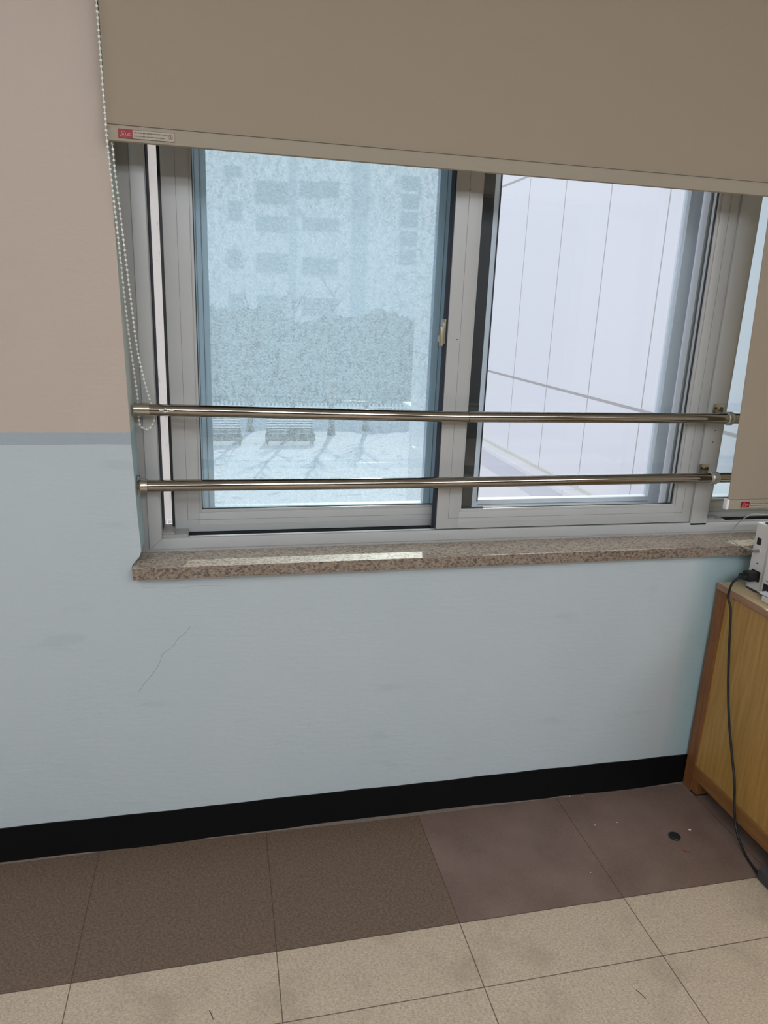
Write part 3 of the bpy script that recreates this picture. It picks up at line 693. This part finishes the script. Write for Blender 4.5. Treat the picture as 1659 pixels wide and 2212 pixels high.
tree(1.77, 27.0, 5.0, 'bare tree between the two benches', 1)
tree(3.42, 26.6, 5.2, 'bare tree directly behind the complete bench', 2)
tree(4.92, 26.3, 5.6, 'bare tree first to the right of the complete bench', 3)
tree(6.51, 27.2, 4.8, 'bare tree farthest right, next to the white wing', 4)
r = empty('picket_fence', (4, 30, -3.5)); tag(r, 'low white picket fence behind the benches', 'fence')
m = MB()
for k in range(90): m.box(-4+.18*k, -4+.18*k+.07, 30, 30.03, -3.45, -2.75)
m.build('pickets', M_SNOWB, r); MB().box(-4, 12.2, 30.03, 30.06, -3.3, -3.22).box(-4, 12.2, 30.03, 30.06, -2.95, -2.88).build('rail', M_SNOWB, r)
M_LEAF = plain('evergreen_leaves', srgb(108, 116, 120), 0.9, 0.3, 4)
random.seed(11)
m = MB(); nx, nz = 120, 26; rows = []
for i in range(nx+1):
    x = -7+26*i/nx; top = -3.5+4.4+.22*math.sin(x*.9)+.15*math.sin(x*2.3+1)+random.uniform(-.12, .12); rows.append([])
    for k in range(nz+1):
        a = math.pi*k/nz; rows[-1].append(m.bm.verts.new((x+random.uniform(-.07, .07), 34-1.0*math.cos(a)*(1+.1*random.uniform(-1, 1)), -3.5+(top+3.5)*min(1, 1.25*math.sin(a))*(1+.03*random.uniform(-1, 1)))))
for a, b in zip(rows, rows[1:]):
    for k in range(nz): m.bm.faces.new((a[k], a[k+1], b[k+1], b[k]))
m.bm.faces.new(rows[0]); m.bm.faces.new(rows[-1][::-1])
o = m.build('evergreen_hedge', M_LEAF); tag(o, 'tall grey-green hedge behind the picket fence', 'hedge')
# school building far behind
KB = (60+1.7564)/(45+1.7564)
def fb(m, x0, x1, y0, y1, z0, z1):
    X = lambda x: 0.6952+(x-0.6952)*KB
    Z = lambda z: max(-3.5, 1.4601+(z-1.4601)*KB)
    return m.box(X(x0), X(x1), y0+15, y1+15, Z(z0), Z(z1))
r = empty('school_building', (5, 60, -3.5)); tag(r, 'pale multi-storey building beyond the yard, hazy through the frosted pane', 'building')
fb(MB(), -25, 40, 45, 55, -3.5, 11.2).build('facade', plain('pale_facade', srgb(230, 232, 232), 0.8, 0.04, 0.6), r)
M_FW = plain('facade_window_glass', srgb(150, 164, 174), 0.3, 0.1, 3); M_FS = plain('facade_stone_band', srgb(184, 198, 208), 0.6, 0.06, 2)
wins = [(1.17,2.09,8.54,9.02),(3.02,4.8,7.2,8.36),(5.62,6.75,7.72,8.49),(6.87,7.88,7.8,8.58),(1.39,2.05,6.13,7.11),(3.01,4.8,5.64,6.44),(5.78,7.92,5.82,6.49),(11.87,12.94,8.54,9.25),(11.92,12.94,7.47,8.2),(11.91,12.91,6.39,7.14),(11.9,12.9,5.29,6.06),
        (1.3,2.1,3.4,4.4),(3.0,4.8,3.3,4.3),(5.8,7.9,3.3,4.2),(11.9,12.9,4.2,4.95),(1.3,2.1,.9,1.9),(3.0,4.8,.8,1.9),(5.8,7.9,.8,1.8),(-2.6,-.6,7.4,8.5),(-2.6,-.6,5.2,6.3),(-2.6,-.6,3.1,4.2)]
for a, b, c_, d in wins:
    f_ = fb(MB(), a-.06, b+.06, 44.93, 45, c_-.06, d+.06).build('window', M_FS, r); fb(MB(), a, b, 44.9, 44.94, c_, d).build('pane', M_FW, f_)
fb(fb(MB(), 8.82, 9.72, 44.85, 45, -3.5, 10.5), 4.95, 5.35, 44.9, 45, -3.5, 10.5).build('stone_strip', M_FS, r)
